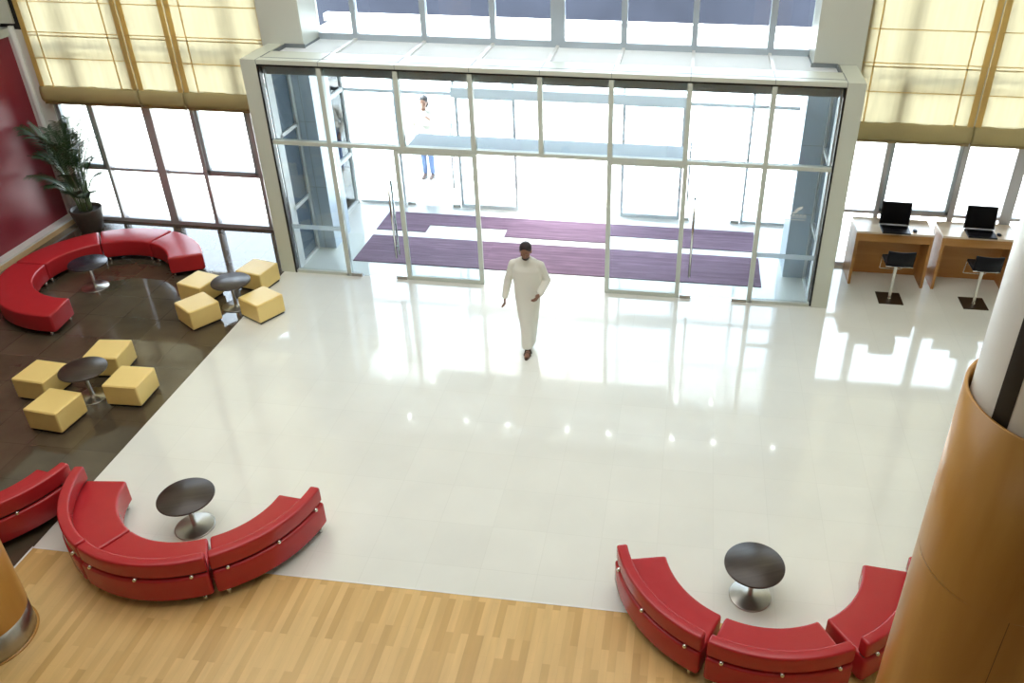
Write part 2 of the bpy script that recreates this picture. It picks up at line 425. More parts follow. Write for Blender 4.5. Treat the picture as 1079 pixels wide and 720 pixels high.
# doors
def sliding_leaf(name, x0, x1, y, z1=2.25, m=M_FRAME, w=0.07):
    bm = boxes((x0, x0 + w, y, y + 0.05, 0.01, z1), (x1 - w, x1, y, y + 0.05, 0.01, z1), (x0 + w, x1 - w, y, y + 0.05, 0.01, 0.075), (x0 + w, x1 - w, y, y + 0.05, z1 - 0.05, z1))
    o = struct(name, bm, m)
    obj('pane', boxes((x0 + w - 0.01, x1 - w + 0.01, y + 0.02, y + 0.03, 0.07, z1 - 0.04)), M_GLASS, o)
    return o
sliding_leaf('door_1', -4.43, -3.13, YP)
sliding_leaf('door_2', -1.14, 0.06, YP)
sliding_leaf('door_3', -4.27, -3.14, YO, 2.22, M_PALEFR, 0.05)
sliding_leaf('door_4', -1.16, -0.03, YO, 2.22, M_PALEFR, 0.05)
def pivot_door(name, x0, x1, y, hx, patches, m=M_STEEL):
    o = struct(name, boxes((x0, x1, y + 0.02, y + 0.032, 0.015, 2.25)), M_GLASS)
    g = bmesh.new()
    for dy in (-0.045, 0.09):
        tube(g, [(hx, y + dy, 0.42), (hx, y + dy, 1.72)], 0.018, 10)
    for z in (0.6, 1.5): tube(g, [(hx, y - 0.045, z), (hx, y + 0.09, z)], 0.010, 8)
    obj('handle', g, M_CHROME, o)
    for a, b in patches: obj('patch_fitting', boxes((a, b, y + 0.0, y + 0.052, 0.0, 0.055)), m, o)
    return o
pivot_door('door_5', -5.40, -4.44, YP, -4.56, ((-5.40, -5.22), (-4.62, -4.44)))
pivot_door('door_6', 0.07, 1.13, YP, 0.20, ((0.07, 0.25), (0.90, 1.13)))
pivot_door('door_7', -5.36, -4.29, YO, -4.38, ((-5.36, -5.2), (-4.45, -4.29)))
pivot_door('door_8', 0.0, 1.10, YO, 0.10, ((0.0, 0.16), (0.94, 1.10)))
bm = bmesh.new()
for x in (-5.40, -4.28, -3.165, -1.14, -0.02, 1.14): box(bm, x - 0.022, x + 0.022, YO - 0.02, YO + 0.06, 2.40 if -4.3 < x < 0 else 0.0, 3.44)
box(bm, -6.34, -5.4, YO, YO + 0.06, 0, 0.05); box(bm, 1.14, 2.09, YO, YO + 0.06, 0, 0.05)
wo = struct('window_5', bm, M_PALEFR)
for a, b in ((-6.32, -5.42), (-5.38, -4.30), (-4.26, -3.19), (-3.14, -1.16), (-1.12, -0.04), (0.0, 1.12), (1.16, 2.07)):
    obj('pane', boxes((a, b, YO + 0.02, YO + 0.028, 2.41, 3.42)), M_GLASS, wo)
    if a < -6 or a > 1.15: obj('pane', boxes((a, b, YO + 0.02, YO + 0.028, 0.05, 2.22)), M_GLASS, wo)

# portal and canopy roof: opal glass panels with white bars
struct('roof_panel', boxes((-6.39, 2.14, 12.50, 15.20, 3.455, 3.50)), M_FROST)
RX = (-5.42, -4.27, -3.15, -2.11, -1.07, 0.02, 1.18)
bm = bmesh.new()
for x in RX: box(bm, x - 0.025, x + 0.025, 12.50, 15.12, 3.50, 3.535)
box(bm, -6.6, 2.4, 15.08, 15.28, 3.44, 3.56)
struct('trim_11', bm, M_WHITE)
bm = bmesh.new()
box(bm, -6.36, -6.34, 12.50, 12.915, 3.50, 3.552); box(bm, 2.10, 2.12, 12.50, 12.915, 3.50, 3.552); box(bm, -6.36, -6.02, 12.90, 12.918, 3.50, 3.56); box(bm, 1.74, 2.12, 12.90, 12.918, 3.50, 3.56)
box(bm, -6.044, -6.034, 12.915, 13.6, 3.50, 3.53); box(bm, 1.76, 1.769, 12.915, 13.6, 3.50, 3.53)
struct('trim_12', bm, M_OPER)

# clerestory above the entrance
struct('wall_front', boxes((-6.045, 1.77, 13.45, 13.80, 4.90, 9.5)), M_COLPAN)  # unseen wall added above the glass to darken its floor reflection
bm = boxes((-6.045, 1.77, YC - 0.03, YC + 0.07, 3.50, 3.60))
for x, w in ((-5.42, 0.08), (-4.27, 0.09), (-3.15, 0.09), (-2.11, 0.22), (-1.07, 0.09), (0.02, 0.09), (1.18, 0.10)): box(bm, x - w / 2, x + w / 2, YC - 0.04, YC + 0.08, 3.60, 4.90)
cl = struct('window_6', bm, M_BLUEG)
e2 = [-6.04, -5.42, -4.27, -3.15, -2.11, -1.07, 0.02, 1.18, 1.77]
for a, b in zip(e2, e2[1:]): obj('pane', boxes((a, b, YC + 0.01, YC + 0.018, 3.58, 4.90)), M_GLASS, cl)

# downlights under the porch roof
k = 0
dl = None
for y, xs in ((12.62, (-5.74, -4.96, -3.83, -3.02, -1.86, -1.06, 0.13, 0.91, 2.0)), (13.87, (-5.8, -4.85, -3.8, -2.9, -1.03, 0.16, 0.87, 2.0)), (14.9 - 0.2, (-5.0, -3.9, -2.9, -1.0, 0.2, 0.9))):
    for x in xs:
        if dl is None:
            bmx = bmesh.new(); lathe(bmx, [(0, 0.0), (0.040, 0.0), (0.048, -0.008), (0.056, -0.008), (0.058, 0.012)], n=20)
            dl = obj('downlight', bmx, M_WHITE)
            g = bmesh.new(); lathe(g, [(0.0, -0.006), (0.038, -0.006), (0.038, 0.0)], n=20)
            obj('lamp_lens', g, M_LAMP, dl)
            o = dl
        else: o = copy_tree(dl)
        o.location = (x, y, 3.438)
        tag(o, 'small round downlight under the glass porch roof, mirrored in the floor', 'ceiling light', 'downlights under the porch roof')

# ------------------------------------------------------------------ entrance mats
def mat_obj(name, rects, label):
    o = obj(name, boxes(*[(a, b, c, d, 0.0, 0.012) for a, b, c, d in rects]), M_MAT)
    tag(o, label, 'doormat'); return o
mat_obj('entrance_mat', [(-5.58, 1.40, 12.49, 13.53)], 'purple and grey ribbed entrance mat just inside the inner doors')
mat_obj('entrance_mat', [(-5.60, 1.36, 14.08, 14.58), (-5.60, -4.66, 13.77, 14.08), (-3.18, -1.28, 13.77, 14.08), (0.0, 1.36, 13.77, 14.08)], 'purple ribbed entrance mat with notched edge nearer the outer doors')

# frosted emblem on the right hand glass
bm = bmesh.new()
def flat(bm, pts, y=YP + 0.047, th=0.003):
    a = [bm.verts.new((x, y, z)) for x, z in pts]; b = [bm.verts.new((x, y + th, z)) for x, z in pts]
    bm.faces.new(a); bm.faces.new(b[::-1])
    for i in range(len(pts)): bm.faces.new((a[i], b[i], b[(i + 1) % len(pts)], a[(i + 1) % len(pts)]))
flat(bm, [(1.68, 1.60), (1.73, 1.66), (1.80, 1.685), (1.79, 1.65), (1.76, 1.62), (1.70, 1.595)])
flat(bm, [(1.65, 1.575), (1.70, 1.59), (1.74, 1.605), (1.71, 1.572), (1.66, 1.562)])
for i in range(6):
    x = 1.55 + i * 0.055
    flat(bm, [(x, 1.49), (x + 0.010, 1.49), (x + 0.010, 1.545), (x, 1.545)])
    flat(bm, [(x + 0.010, 1.535), (x + 0.035, 1.535), (x + 0.035, 1.545), (x + 0.010, 1.545)])
    flat(bm, [(x + 0.028, 1.49), (x + 0.036, 1.49), (x + 0.036, 1.535), (x + 0.028, 1.535)])
flat(bm, [(1.53, 1.455), (1.86, 1.455), (1.86, 1.463), (1.53, 1.463)])
em = obj('door_emblem', bm, M_WHITE, port)

# ------------------------------------------------------------------ roman blinds
def blind(x0, x1, label, ribs, hems=(-1, 1)):
    y = 13.30
    o = empty('roman_blind', ((x0 + x1) / 2, y, 2.33), 0, label, 'blind')
    cx = (x0 + x1) / 2; w = (x1 - x0) / 2
    def loc(bm):
        bmesh.ops.translate(bm, verts=bm.verts[:], vec=(0, 0, 0)); return bm
    n = 44; bm = bmesh.new(); ring = []
    for i in range(n + 1):
        x = -w + 2 * w * i / n
        d = 0.012 * math.sin(x * 9 + x0) + 0.006 * math.sin(x * 23)
        ring.append([bm.verts.new((x, d * (1 if zz < 9 else 1), zz - 2.33)) for zz in (2.58, 3.07, 3.09, 3.48, 3.53, 3.98, 4.0, 4.5, 4.52, 5.0, 9.2)])
    for a, b in zip(ring, ring[1:]):
        for j in range(len(a) - 1):
            f = bm.faces.new((a[j], b[j], b[j + 1], a[j + 1])); f.smooth = True
    c = obj('cloth', bm, M_BLIND, o)
    # hems at both sides
    for s in hems:
        obj('side_hem', boxes((s * (w - 0.045) - 0.045, s * (w - 0.045) + 0.045, -0.025, -0.021, 0.24, 6.87)), M_HEM, o)
    for rx in ribs:
        obj('rib', boxes((rx - cx - 0.011, rx - cx + 0.011, -0.024, -0.018, 0.24, 6.87)), M_HEM, o)
    for z, h in ((3.07, 0.012), (3.50, 0.012), (3.99, 0.012), (4.5, 0.012)):
        obj('seam', boxes((-w, w, -0.030, -0.016, z - 2.33, z - 2.33 + h)), M_HEM, o)
    # sagging fold line and bottom fold stack
    obj('seam', boxes((-w, w, -0.024, -0.020, 3.44 - 2.33, 3.46 - 2.33)), M_BLIND, o)
    bm = bmesh.new(); prof = [(0.02, 0.27), (-0.05, 0.25), (-0.075, 0.16), (-0.07, 0.05), (-0.04, 0.0), (0.03, 0.0), (0.03, 0.22)]
    r = []
    for i in range(25):
        x = -w + 2 * w * i / 24
        r.append([bm.verts.new((x, a + 0.006 * math.sin(x * 17), b + 0.004 * math.sin(x * 5 + x0))) for a, b in prof])
    for a, b in zip(r, r[1:]):
        for j in range(len(prof)): bm.faces.new((a[j], b[j], b[(j + 1) % len(prof)], a[(j + 1) % len(prof)])).smooth = True
    bm.faces.new(r[0]); bm.faces.new(r[-1][::-1])
    obj('bottom_fold', bm, M_FOLD, o)
    obj('bottom_bar', boxes((-w, w, -0.02, 0.02, -0.05, 0.0)), M_CORD, o)
    return o
blind(-11.13, -9.325, 'wide cream roman blind at far left next to the red wall', (-10.87, -9.61))
blind(-9.30, -8.50, 'narrow cream roman blind, middle of the three left of the entrance', ())
blind(-8.475, -6.75, 'cream roman blind on the left side against the white column', (-8.22,), (-1,))
blind(2.49, 4.335, 'cream roman blind to the right of the entrance column above the desks', (2.70, 4.05), (1,))
blind(4.36, 5.20, 'cream roman blind in the far upper right corner', ())
blind(5.225, 6.95, 'cream roman blind beyond the upper right corner, mostly out of frame', (5.45, 6.7))

# ------------------------------------------------------------------ round columns in maple cladding
bm = bmesh.new(); lathe(bm, [(0.415, 0.30), (0.415, 4.23), (0.40, 4.23), (0.40, 4.0)], n=72)
o1 = empty('clad_column', (-6.24, 4.54, 0), 0, 'maple clad round column with steel base at bottom left corner', 'column')
obj('cladding', bm, M_MAPLE, o1)
bm = bmesh.new(); lathe(bm, [(0.41, 0.0), (0.41, 0.30), (0.37, 0.30)], n=72); obj('steel_base', bm, M_STEEL, o1)
bm = bmesh.new(); lathe(bm, [(0.41, 0.001), (0.43, 0.001), (0.43, 0.012), (0.41, 0.014)], n=72); obj('floor_ring', bm, M_MAPLE, o1)
bm = bmesh.new(); lathe(bm, [(0.0, 0.02), (0.385, 0.02), (0.385, 9.49), (0, 9.49)], n=64); obj('shaft', bm, M_WHITE, o1)
RCX, RCY = 2.0, 3.74
o2 = empty('clad_column', (RCX, RCY, 0), 0, 'large maple clad round column with white shaft at right edge', 'column')
bm = bmesh.new()
lathe(bm, [(0.482, 0.30), (0.482, 3.098)], n=96); lathe(bm, [(0.474, 3.09), (0.474, 3.11)], n=96)
lathe(bm, [(0.482, 3.102), (0.482, 4.23), (0.464, 4.23), (0.464, 4.1)], n=96)
obj('cladding', bm, M_MAPLE, o2)
bm = bmesh.new(); lathe(bm, [(0.478, 0.0), (0.478, 0.30), (0.42, 0.30)], n=72); obj('steel_base', bm, M_STEEL, o2)
bm = bmesh.new(); lathe(bm, [(0.0, 0.02), (0.443, 0.02), (0.443, 9.49), (0, 9.49)], n=96); obj('shaft', bm, M_WHITE, o2)
# black slot in the white shaft and the veneer joint, placed by their bearing from the room's centre line
def on_cyl(az, r):
    d = Vector((math.sin(az), math.cos(az))); c = Vector((RCX, RCY)); b = d.dot(c); t = b - math.sqrt(b * b - (c.dot(c) - r * r)); p = d * t - c
    return math.atan2(p.y, p.x)
bm = bmesh.new()
a0, a1 = on_cyl(math.radians(24.07), 0.446), on_cyl(math.radians(25.22), 0.446)
pr = [(a0 + (a1 - a0) * i / 8) for i in range(9)]
rg = [[bm.verts.new((r * math.cos(a), r * math.sin(a), z)) for r in (0.438, 0.446) for z in (4.0, 9.4)] for a in pr]
for p, q in zip(rg, rg[1:]):
    for i, j in ((0, 1), (1, 3), (3, 2), (2, 0)): bm.faces.new((p[i], p[j], q[j], q[i]))
bm.faces.new([rg[0][i] for i in (0, 1, 3, 2)]); bm.faces.new([rg[-1][i] for i in (0, 1, 3, 2)])
obj('slot', bm, M_BLACK, o2)
a2 = on_cyl(math.radians(29.85), 0.482)
bm = bmesh.new(); tube(bm, [(0.4825 * math.cos(a2), 0.4825 * math.sin(a2), 0.3), (0.4825 * math.cos(a2), 0.4825 * math.sin(a2), 3.098)], 0.0015, 6)
obj('veneer_joint', bm, M_BRPL, o2)

# ------------------------------------------------------------------ sofas: curved modules
def arc_sweep(bm, r0, r1, z0, z1, a0, a1, rad, n=28):
    """closed rounded-box section swept round the z axis, with rounded ends"""
    rm = (r0 + r1) / 2; L = (a1 - a0) * rm
    st = []
    for k in range(6):
        th = PI / 2 * k / 5; st.append((rad * (1 - math.cos(th)) if False else rad * (1 - math.cos(th)), None, rad * (1 - math.sin(th))))
    pos = [(s[0], s[2]) for s in st]
    pos += [(rad + (L - 2 * rad) * i / n, 0.0) for i in range(1, n)]
    pos += [(L - s[0], s[2]) for s in st[::-1]]
    rings = []
    for t, ins in pos:
        a = a0 + t / rm; q = rad - ins * 0.98; sec = []
        R0, R1, Z0, Z1 = r0 + ins, r1 - ins, z0 + ins * 0.4, z1 - ins
        c = max(0.004, min(rad, (R1 - R0) / 2 - 0.001, (Z1 - Z0) / 2 - 0.001))
        for cx, cz, s0 in ((R1 - c, Z1 - c, 0), (R0 + c, Z1 - c, 1), (R0 + c, Z0 + c, 2), (R1 - c, Z0 + c, 3)):
            for k in range(5):
                th = PI / 2 * (s0 + k / 4); sec.append((cx + c * math.cos(th), cz + c * math.sin(th)))
        rings.append([bm.verts.new((r * math.cos(a), r * math.sin(a), z)) for r, z in sec])
    m = len(rings[0])
    for p, q in zip(rings, rings[1:]):
        for i in range(m): bm.faces.new((p[i], p[(i + 1) % m], q[(i + 1) % m], q[i])).smooth = True
    bm.faces.new(rings[0]); bm.faces.new(rings[-1][::-1])
    return bm

def sofa(c, a0, a1, ri, ro, label, group, back=True, zs=0.37, bi=None, bo=None):
    am = math.radians((a0 + a1) / 2); h = math.radians((a1 - a0) / 2)
    o = empty('curved_sofa', (c[0], c[1], 0), am, label, 'sofa', group)
    obj('seat', arc_sweep(bmesh.new(), ri, ro, 0.085, zs, -h, h, 0.028), M_RED, o)
    # dark underside frame
    bm = arc_sweep(bmesh.new(), ri + 0.03, ro - 0.03, 0.07, 0.095, -h * 0.97, h * 0.97, 0.008)
    obj('base_frame', bm, M_BLACK, o)
    if back:
        bi = bi or ro - 0.12; bo = bo or ro - 0.015
        obj('backrest', arc_sweep(bmesh.new(), bi, bo, zs + 0.02, 0.575, -h, h, 0.022), M_RED, o)
        obj('back_frame', arc_sweep(bmesh.new(), bi + 0.02, bo - 0.025, zs - 0.01, zs + 0.03, -h * 0.98, h * 0.98, 0.006), M_BLACK, o)
        for t in (-0.78, 0.0, 0.78):
            a = h * t; bm = bmesh.new(); d = Vector((math.cos(a), math.sin(a), 0))
            tube(bm, [d * (bo - 0.05) + Vector((0, 0, zs + 0.008)), d * (bo + 0.012) + Vector((0, 0, zs + 0.008)), d * (bo + 0.022) + Vector((0, 0, zs + 0.008))], [0.02, 0.02, 0.012], 14)
            obj('back_connector', bm, M_CHROME, o)
    for a in (-h + 0.07, h - 0.07):
        for r in (ri + 0.05, ro - 0.05):
            bm = bmesh.new(); lathe(bm, [(0, 0), (0.018, 0), (0.02, 0.012), (0.017, 0.075), (0, 0.075)], r * math.cos(a), r * math.sin(a), 14)
            obj('leg', bm, M_CHROME, o)
    return o
C1 = (-9.20, 11.02); G1 = 'backless curved red modules of the ring on the dark floor'
sofa(C1, -179.0, -83.5, 0.975, 1.515, 'longest backless red curved module with free end near the yellow stools and red wall', G1, False)
sofa(C1, 125.0, 180.2, 0.975, 1.515, 'backless red curved module beside the red wall ledge, in front of the palm', G1, False)
sofa(C1, 75.8, 124.2, 0.975, 1.515, 'backless red curved module under the window, third along the ring', G1, False)
sofa(C1, 27.0, 75.0, 0.975, 1.515, 'backless red curved module at the window end, nearest the entrance', G1, False)
C2 = (-5.0, 6.49); G2 = 'curved red sofas with backs around the lower left table'
sofa(C2, -173.5, -117.6, 0.885, 1.42, 'red curved sofa with back touching its dark-floor neighbour, lower left group', G2, bi=1.295, bo=1.405)
sofa(C2, -117.0, -61.0, 0.885, 1.42, 'middle red curved sofa of the lower left group, on the wood floor edge', G2, bi=1.295, bo=1.405)
sofa(C2, -59.6, -5.0, 0.885, 1.42, 'red curved sofa with back, right end of the lower left group', G2, bi=1.295, bo=1.405)
C3 = (1.03, 6.31); G3 = 'curved red sofas with backs around the lower right table'
sofa(C3, -167.0, -113.6, 0.957, 1.475, 'red curved sofa with back, left end of the lower right group', G3, bi=1.355, bo=1.462)
sofa(C3, -111.6, -59.0, 0.957, 1.475, 'middle red curved sofa of the lower right group, at the bottom of the photo', G3, bi=1.355, bo=1.462)
sofa((1.08, 6.32), -56.8, -4.5, 0.957, 1.475, 'red curved sofa partly hidden behind the large maple column', G3, bi=1.355, bo=1.462)
sofa((-7.87, 6.57), -62.0, -8.5, 0.885, 1.42, 'red curved sofa with back cut off by the left photo edge, beside the maple column', 'sofas on the dark floor', bi=1.295, bo=1.405)

# ------------------------------------------------------------------ round tables
def table(x, y, label, group, top=M_TOP, r=0.295, base=M_STEEL):
    o = empty('round_table', (x, y, 0), 0.4, label, 'table', group)
    bm = bmesh.new(); lathe(bm, [(0, 0.425), (r - 0.008, 0.425), (r, 0.432), (r, 0.444), (r - 0.006, 0.45), (0, 0.45)], n=64); obj('tabletop', bm, top, o)
    bm = bmesh.new(); lathe(bm, [(0, 0), (0.21, 0), (0.21, 0.008), (0.20, 0.014), (0.05, 0.02), (0.03, 0.03), (0, 0.03)], n=56); obj('base', bm, base, o)
    bm = bmesh.new(); lathe(bm, [(0.028, 0.015), (0.028, 0.41), (0.06, 0.418), (0.06, 0.426)], n=24); obj('column', bm, M_CHROME, o)
    return o
table(-5.04, 6.17, 'dark wood round table inside the lower left red sofa group', 'round tables')
table(0.96, 6.02, 'dark wood round table inside the lower right red sofa group', 'round tables')
table(-7.62, 8.23, 'dark wood round table between the four yellow stools at left', 'round tables')
table(-6.85, 10.75, 'round table with glare on its top between stools by the entrance', 'round tables')
table(-9.42, 11.02, 'black round table inside the ring of backless red seats', 'round tables', M_TOPB)

# ------------------------------------------------------------------ yellow ottomans
def rounded_box(w, z0, z1, r=0.022):
    bm = bmesh.new(); box(bm, -w / 2, w / 2, -w / 2, w / 2, z0, z1)
    bmesh.ops.bevel(bm, geom=bm.edges[:], offset=r, segments=4, profile=0.5, affect='EDGES')
    for v in bm.verts:      # slightly crowned top
        if v.co.z > z1 - 0.001: v.co.z += 0.0
    return bm
proto = empty('ottoman', (0, 0, 0))
obj('cushion', rounded_box(0.475, 0.03, 0.335), M_YEL, proto, smooth=False)
obj('plinth', boxes((-0.215, 0.215, -0.215, 0.215, 0.0, 0.035)), M_BLACK, proto)
bm = bmesh.new()
for s in (-1, 1):
    tube(bm, [(-0.215, s * 0.2385, 0.318), (0.215, s * 0.2385, 0.318)], 0.003, 6); tube(bm, [(s * 0.2385, -0.215, 0.318), (s * 0.2385, 0.215, 0.318)], 0.003, 6)
obj('piping', bm, M_YEL, proto)
OT = [(-7.696, 7.676, -5, 'yellow cube stool nearest the bottom of the left stool group', 'A'),
      (-7.059, 8.301, 2, 'yellow cube stool at the right of the left stool group', 'A'),
      (-8.295, 8.257, -4, 'yellow cube stool at the left of the left stool group', 'A'),
      (-7.73, 8.88, 6, 'yellow cube stool behind the dark table in the left group', 'A'),
      (-7.17, 10.25, -34, 'yellow cube stool on dark floor, front left of the glare-topped table', 'B'),
      (-6.30, 10.56, -28, 'yellow cube stool standing on the edge of the beige floor', 'B'),
      (-7.50, 10.93, -15, 'yellow cube stool beside the end of the red ring seat', 'B'),
      (-6.786, 11.46, -12, 'sunlit yellow cube stool nearest the entrance portal jamb', 'B')]
for i, (x, y, a, lb, g) in enumerate(OT):
    o = proto if i == 0 else copy_tree(proto)
    o.location = (x, y, 0); o.rotation_euler = (0, 0, math.radians(a))
    tag(o, lb, 'stool', {'A': 'yellow stools around the left dark table', 'B': 'yellow stools near the entrance'}[g])

# ------------------------------------------------------------------ desks, laptops, bar stools
def desk(x0, x1, label):
    o = empty('desk', (x0, 12.82, 0), 0, label, 'desk', 'desks by the right window')
    w = x1 - x0; d = 0.58
    bev(obj('desktop', boxes((0, w, 0, d, 0.925, 0.96)), M_DTOP_GLARE, o), 0.003)
    for a in (0, w - 0.045): bev(obj('side_panel', boxes((a, a + 0.045, 0.0, d - 0.01, 0, 0.925)), M_MAPLE2, o), 0.003)
    obj('modesty_panel', boxes((0.045, w - 0.045, d - 0.12, d - 0.09, 0.0, 0.925)), M_MAPLE2, o)
    bev(obj('apron', boxes((0.045, w - 0.045, 0.005, 0.03, 0.79, 0.925)), M_MAPLE2, o), 0.003)
    bm = bmesh.new(); lathe(bm, [(0, 0.955), (0.035, 0.955), (0.04, 0.964), (0.03, 0.966), (0, 0.966)], w * 0.5, d - 0.07, 20); obj('cable_grommet', bm, M_SILV, o)
desk(2.82, 4.02, 'maple desk with laptop, nearer the entrance portal')
desk(4.15, 5.32, 'maple desk with laptop, partly hidden by the right column')

lap = empty('laptop', (0, 0, 0))
bev(obj('keyboard_base', boxes((-0.22, 0.22, -0.30, 0.0, 0.0, 0.026)), M_LAP, lap), 0.006)
bm = bmesh.new()
for r in range(5):
    for c in range(14): box(bm, -0.19 + c * 0.027, -0.19 + c * 0.027 + 0.023, -0.135 + r * 0.023, -0.135 + r * 0.023 + 0.019, 0.026, 0.029)
obj('keys', bm, M_SCREEN, lap)
tp = boxes((-0.05, 0.05, -0.27, -0.19, 0.026, 0.0275)); obj('touchpad', tp, M_LAP, lap)
tube_h = bmesh.new(); tube(tube_h, [(-0.2, 0.0, 0.03), (0.2, 0.0, 0.03)], 0.012, 10)
box(tube_h, -0.21, 0.21, -0.025, -0.005, 0.026, 0.030); obj('hinge_strip', tube_h, M_SILV, lap)
bm = boxes((-0.235, 0.235, 0.0, 0.014, 0.035, 0.41)); bmesh.ops.rotate(bm, verts=bm.verts[:], cent=(0, 0, 0.03), matrix=Matrix.Rotation(math.radians(-8), 3, 'X'))
lid = bev(obj('lid', bm, M_LAP, lap), 0.005)
bm = boxes((-0.215, 0.215, -0.002, 0.0005, 0.055, 0.39)); bmesh.ops.rotate(bm, verts=bm.verts[:], cent=(0, 0, 0.03), matrix=Matrix.Rotation(math.radians(-8), 3, 'X'))
obj('screen', bm, M_SCREEN, lid)
lap2 = copy_tree(lap)
lap.location = (3.43, 13.08, 0.961); lap.rotation_euler = (0, 0, -0.02)
lap2.location = (4.75, 13.10, 0.961); lap2.rotation_euler = (0, 0, -0.02)
tag(lap, 'open black laptop with dark screen on the desk nearer the entrance', 'laptop', 'laptops on the desks')
tag(lap2, 'open black laptop with dark screen on the desk nearer the right column', 'laptop', 'laptops on the desks')
ms = bmesh.new(); lathe(ms, [(0, 0.0), (0.028, 0.0), (0.034, 0.012), (0.028, 0.026), (0.012, 0.033), (0, 0.034)], n=20)
for v in ms.verts: v.co.y *= 1.5
mo = obj('computer_mouse', ms, M_LAP, smooth=True)
bmw = bmesh.new(); tube(bmw, [(-0.004, 0.02, 0.031), (0.004, 0.02, 0.031)], 0.008, 10); obj('scroll_wheel', bmw, M_SILV, mo)
mo2 = copy_tree(mo)
mo.location = (3.735, 12.925, 0.961); mo2.location = (5.03, 12.96, 0.961)
tag(mo, 'small black mouse on the desk nearer the entrance', 'mouse', 'computer mice'); tag(mo2, 'small black mouse on the desk nearer the right column', 'mouse', 'computer mice')

bs = empty('bar_stool', (0, 0, 0))
bev(obj('base_plate', boxes((-0.19, 0.19, -0.19, 0.19, 0, 0.014)), M_BRPL, bs), 0.003)
bm = bmesh.new(); lathe(bm, [(0.03, 0.014), (0.022, 0.03), (0.022, 0.40), (0.028, 0.41), (0.028, 0.64)], n=20); obj('pole', bm, M_CHROME, bs)
bm = boxes((-0.20, 0.20, -0.17, 0.20, 0.655, 0.70)); bmesh.ops.bevel(bm, geom=bm.edges[:], offset=0.018, segments=3, affect='EDGES', profile=0.5)
obj('seat', bm, M_LEATH, bs)
bm = bmesh.new(); rg = []
for i in range(13):
    x = -0.205 + 0.41 * i / 12; yb = -0.20 + 0.9 * x * x
    rg.append([bm.verts.new((x, yb + dy - (z - 0.68) * 0.10, z)) for dy, z in ((-0.012, 0.68), (-0.014, 0.92), (-0.005, 0.935), (0.010, 0.935), (0.018, 0.92), (0.02, 0.68))])
for p, q in zip(rg, rg[1:]):
    for i in range(6): bm.faces.new((p[i], p[(i + 1) % 6], q[(i + 1) % 6], q[i])).smooth = True
bm.faces.new(rg[0]); bm.faces.new(rg[-1][::-1]); obj('backrest', bm, M_LEATH, bs)
bm = bmesh.new(); tube(bm, [(-0.19, 0.05, 0.66), (-0.19, 0.20, 0.66), (-0.17, 0.30, 0.40), (-0.15, 0.31, 0.385), (0.15, 0.31, 0.385), (0.17, 0.30, 0.40), (0.19, 0.20, 0.66), (0.19, 0.05, 0.66)], 0.0085, 10)
obj('footrest', bm, M_CHROME, bs)
bm = bmesh.new(); tube(bm, [(-0.205, -0.185, 0.672), (0.205, -0.185, 0.672)], 0.01, 10); tube(bm, [(-0.17, 0.0, 0.648), (0.17, 0.0, 0.648)], 0.012, 8); obj('seat_frame', bm, M_CHROME, bs)
bs2 = copy_tree(bs)
bs.location = (3.42, 12.40, 0); bs2.location = (4.72, 12.41, 0)
tag(bs, 'black low-backed bar stool on square plate at the desk nearer the entrance', 'bar stool', 'bar stools at the desks')
tag(bs2, 'black low-backed bar stool on square plate at the desk nearer the right column', 'bar stool', 'bar stools at the desks')

# ------------------------------------------------------------------ potted palm
PX, PY = -10.80, 13.02
pl = empty('potted_palm', (PX, PY, 0), 0, 'tall green palm in a brown pot between the red wall and left window', 'plant')
bm = bmesh.new(); lathe(bm, [(0, 0), (0.17, 0), (0.20, 0.06), (0.265, 0.36), (0.275, 0.43), (0.265, 0.445), (0.245, 0.44), (0.235, 0.38), (0, 0.38)], n=40); obj('pot', bm, M_POT, pl)
bm = bmesh.new(); lathe(bm, [(0.0, 0.40), (0.12, 0.405), (0.236, 0.385)], n=24); obj('soil', bm, M_SOIL, pl)
def frond(bs_, bl, base, az, height, reach, leafl, droop, nl=22, side=1.0):
    nl = int(nl * 1.05)
    d = Vector((math.cos(az), math.sin(az), 0)); P = []
    for i in range(15):
        t = i / 14
        P.append(Vector(base) + d * (reach * (0.12 * t + 0.88 * t ** 2.4)) + Vector((0, 0, height * (1.25 * t - 0.25 * t * t) - droop * t ** 4)))
    tube(bs_, P, [0.011 - 0.008 * i / 14 for i in range(15)], 6)
    for i in range(nl):
        t = 0.42 + 0.58 * (i + 0.5) / nl; f = t * 14; k = min(13, int(f)); p = P[k].lerp(P[k + 1], f - k); tg = (P[k + 1] - P[k]).normalized()
        sv = tg.cross(Vector((0, 0, 1))); sv = sv.normalized() if sv.length > 0.05 else Vector((d.y, -d.x, 0))
        ln = leafl * (0.55 + 0.45 * math.sin(PI * min(1, (t - 0.36) / 0.55))) * random.uniform(0.8, 1.15)
        for s in (-1, 1):
            dr = (sv * s * 0.75 + tg * 0.7).normalized(); w = 0.0105
            nrm = tg.cross(dr).normalized(); wv = nrm.cross(dr).normalized()
            q = [p]; cur = p.copy(); dd = dr.copy()
            for j in range(4):
                cur = cur + dd * ln / 4; q.append(cur.copy()); dd = (dd + Vector((0, 0, -0.10 - 0.07 * j))).normalized()
            ws = [0.004, w, w * 0.9, w * 0.55, 0.001]
            L_ = [bl.verts.new(c + wv * a) for c, a in zip(q, ws)]; C_ = [bl.verts.new(c + Vector((0, 0, -0.005))) for c in q]; R_ = [bl.verts.new(c - wv * a) for c, a in zip(q, ws)]
            for j in range(4):
                bl.faces.new((L_[j], C_[j], C_[j + 1], L_[j + 1])); bl.faces.new((C_[j], R_[j], R_[j + 1], C_[j + 1]))
b1 = bmesh.new(); b2 = bmesh.new(); random.seed(11)
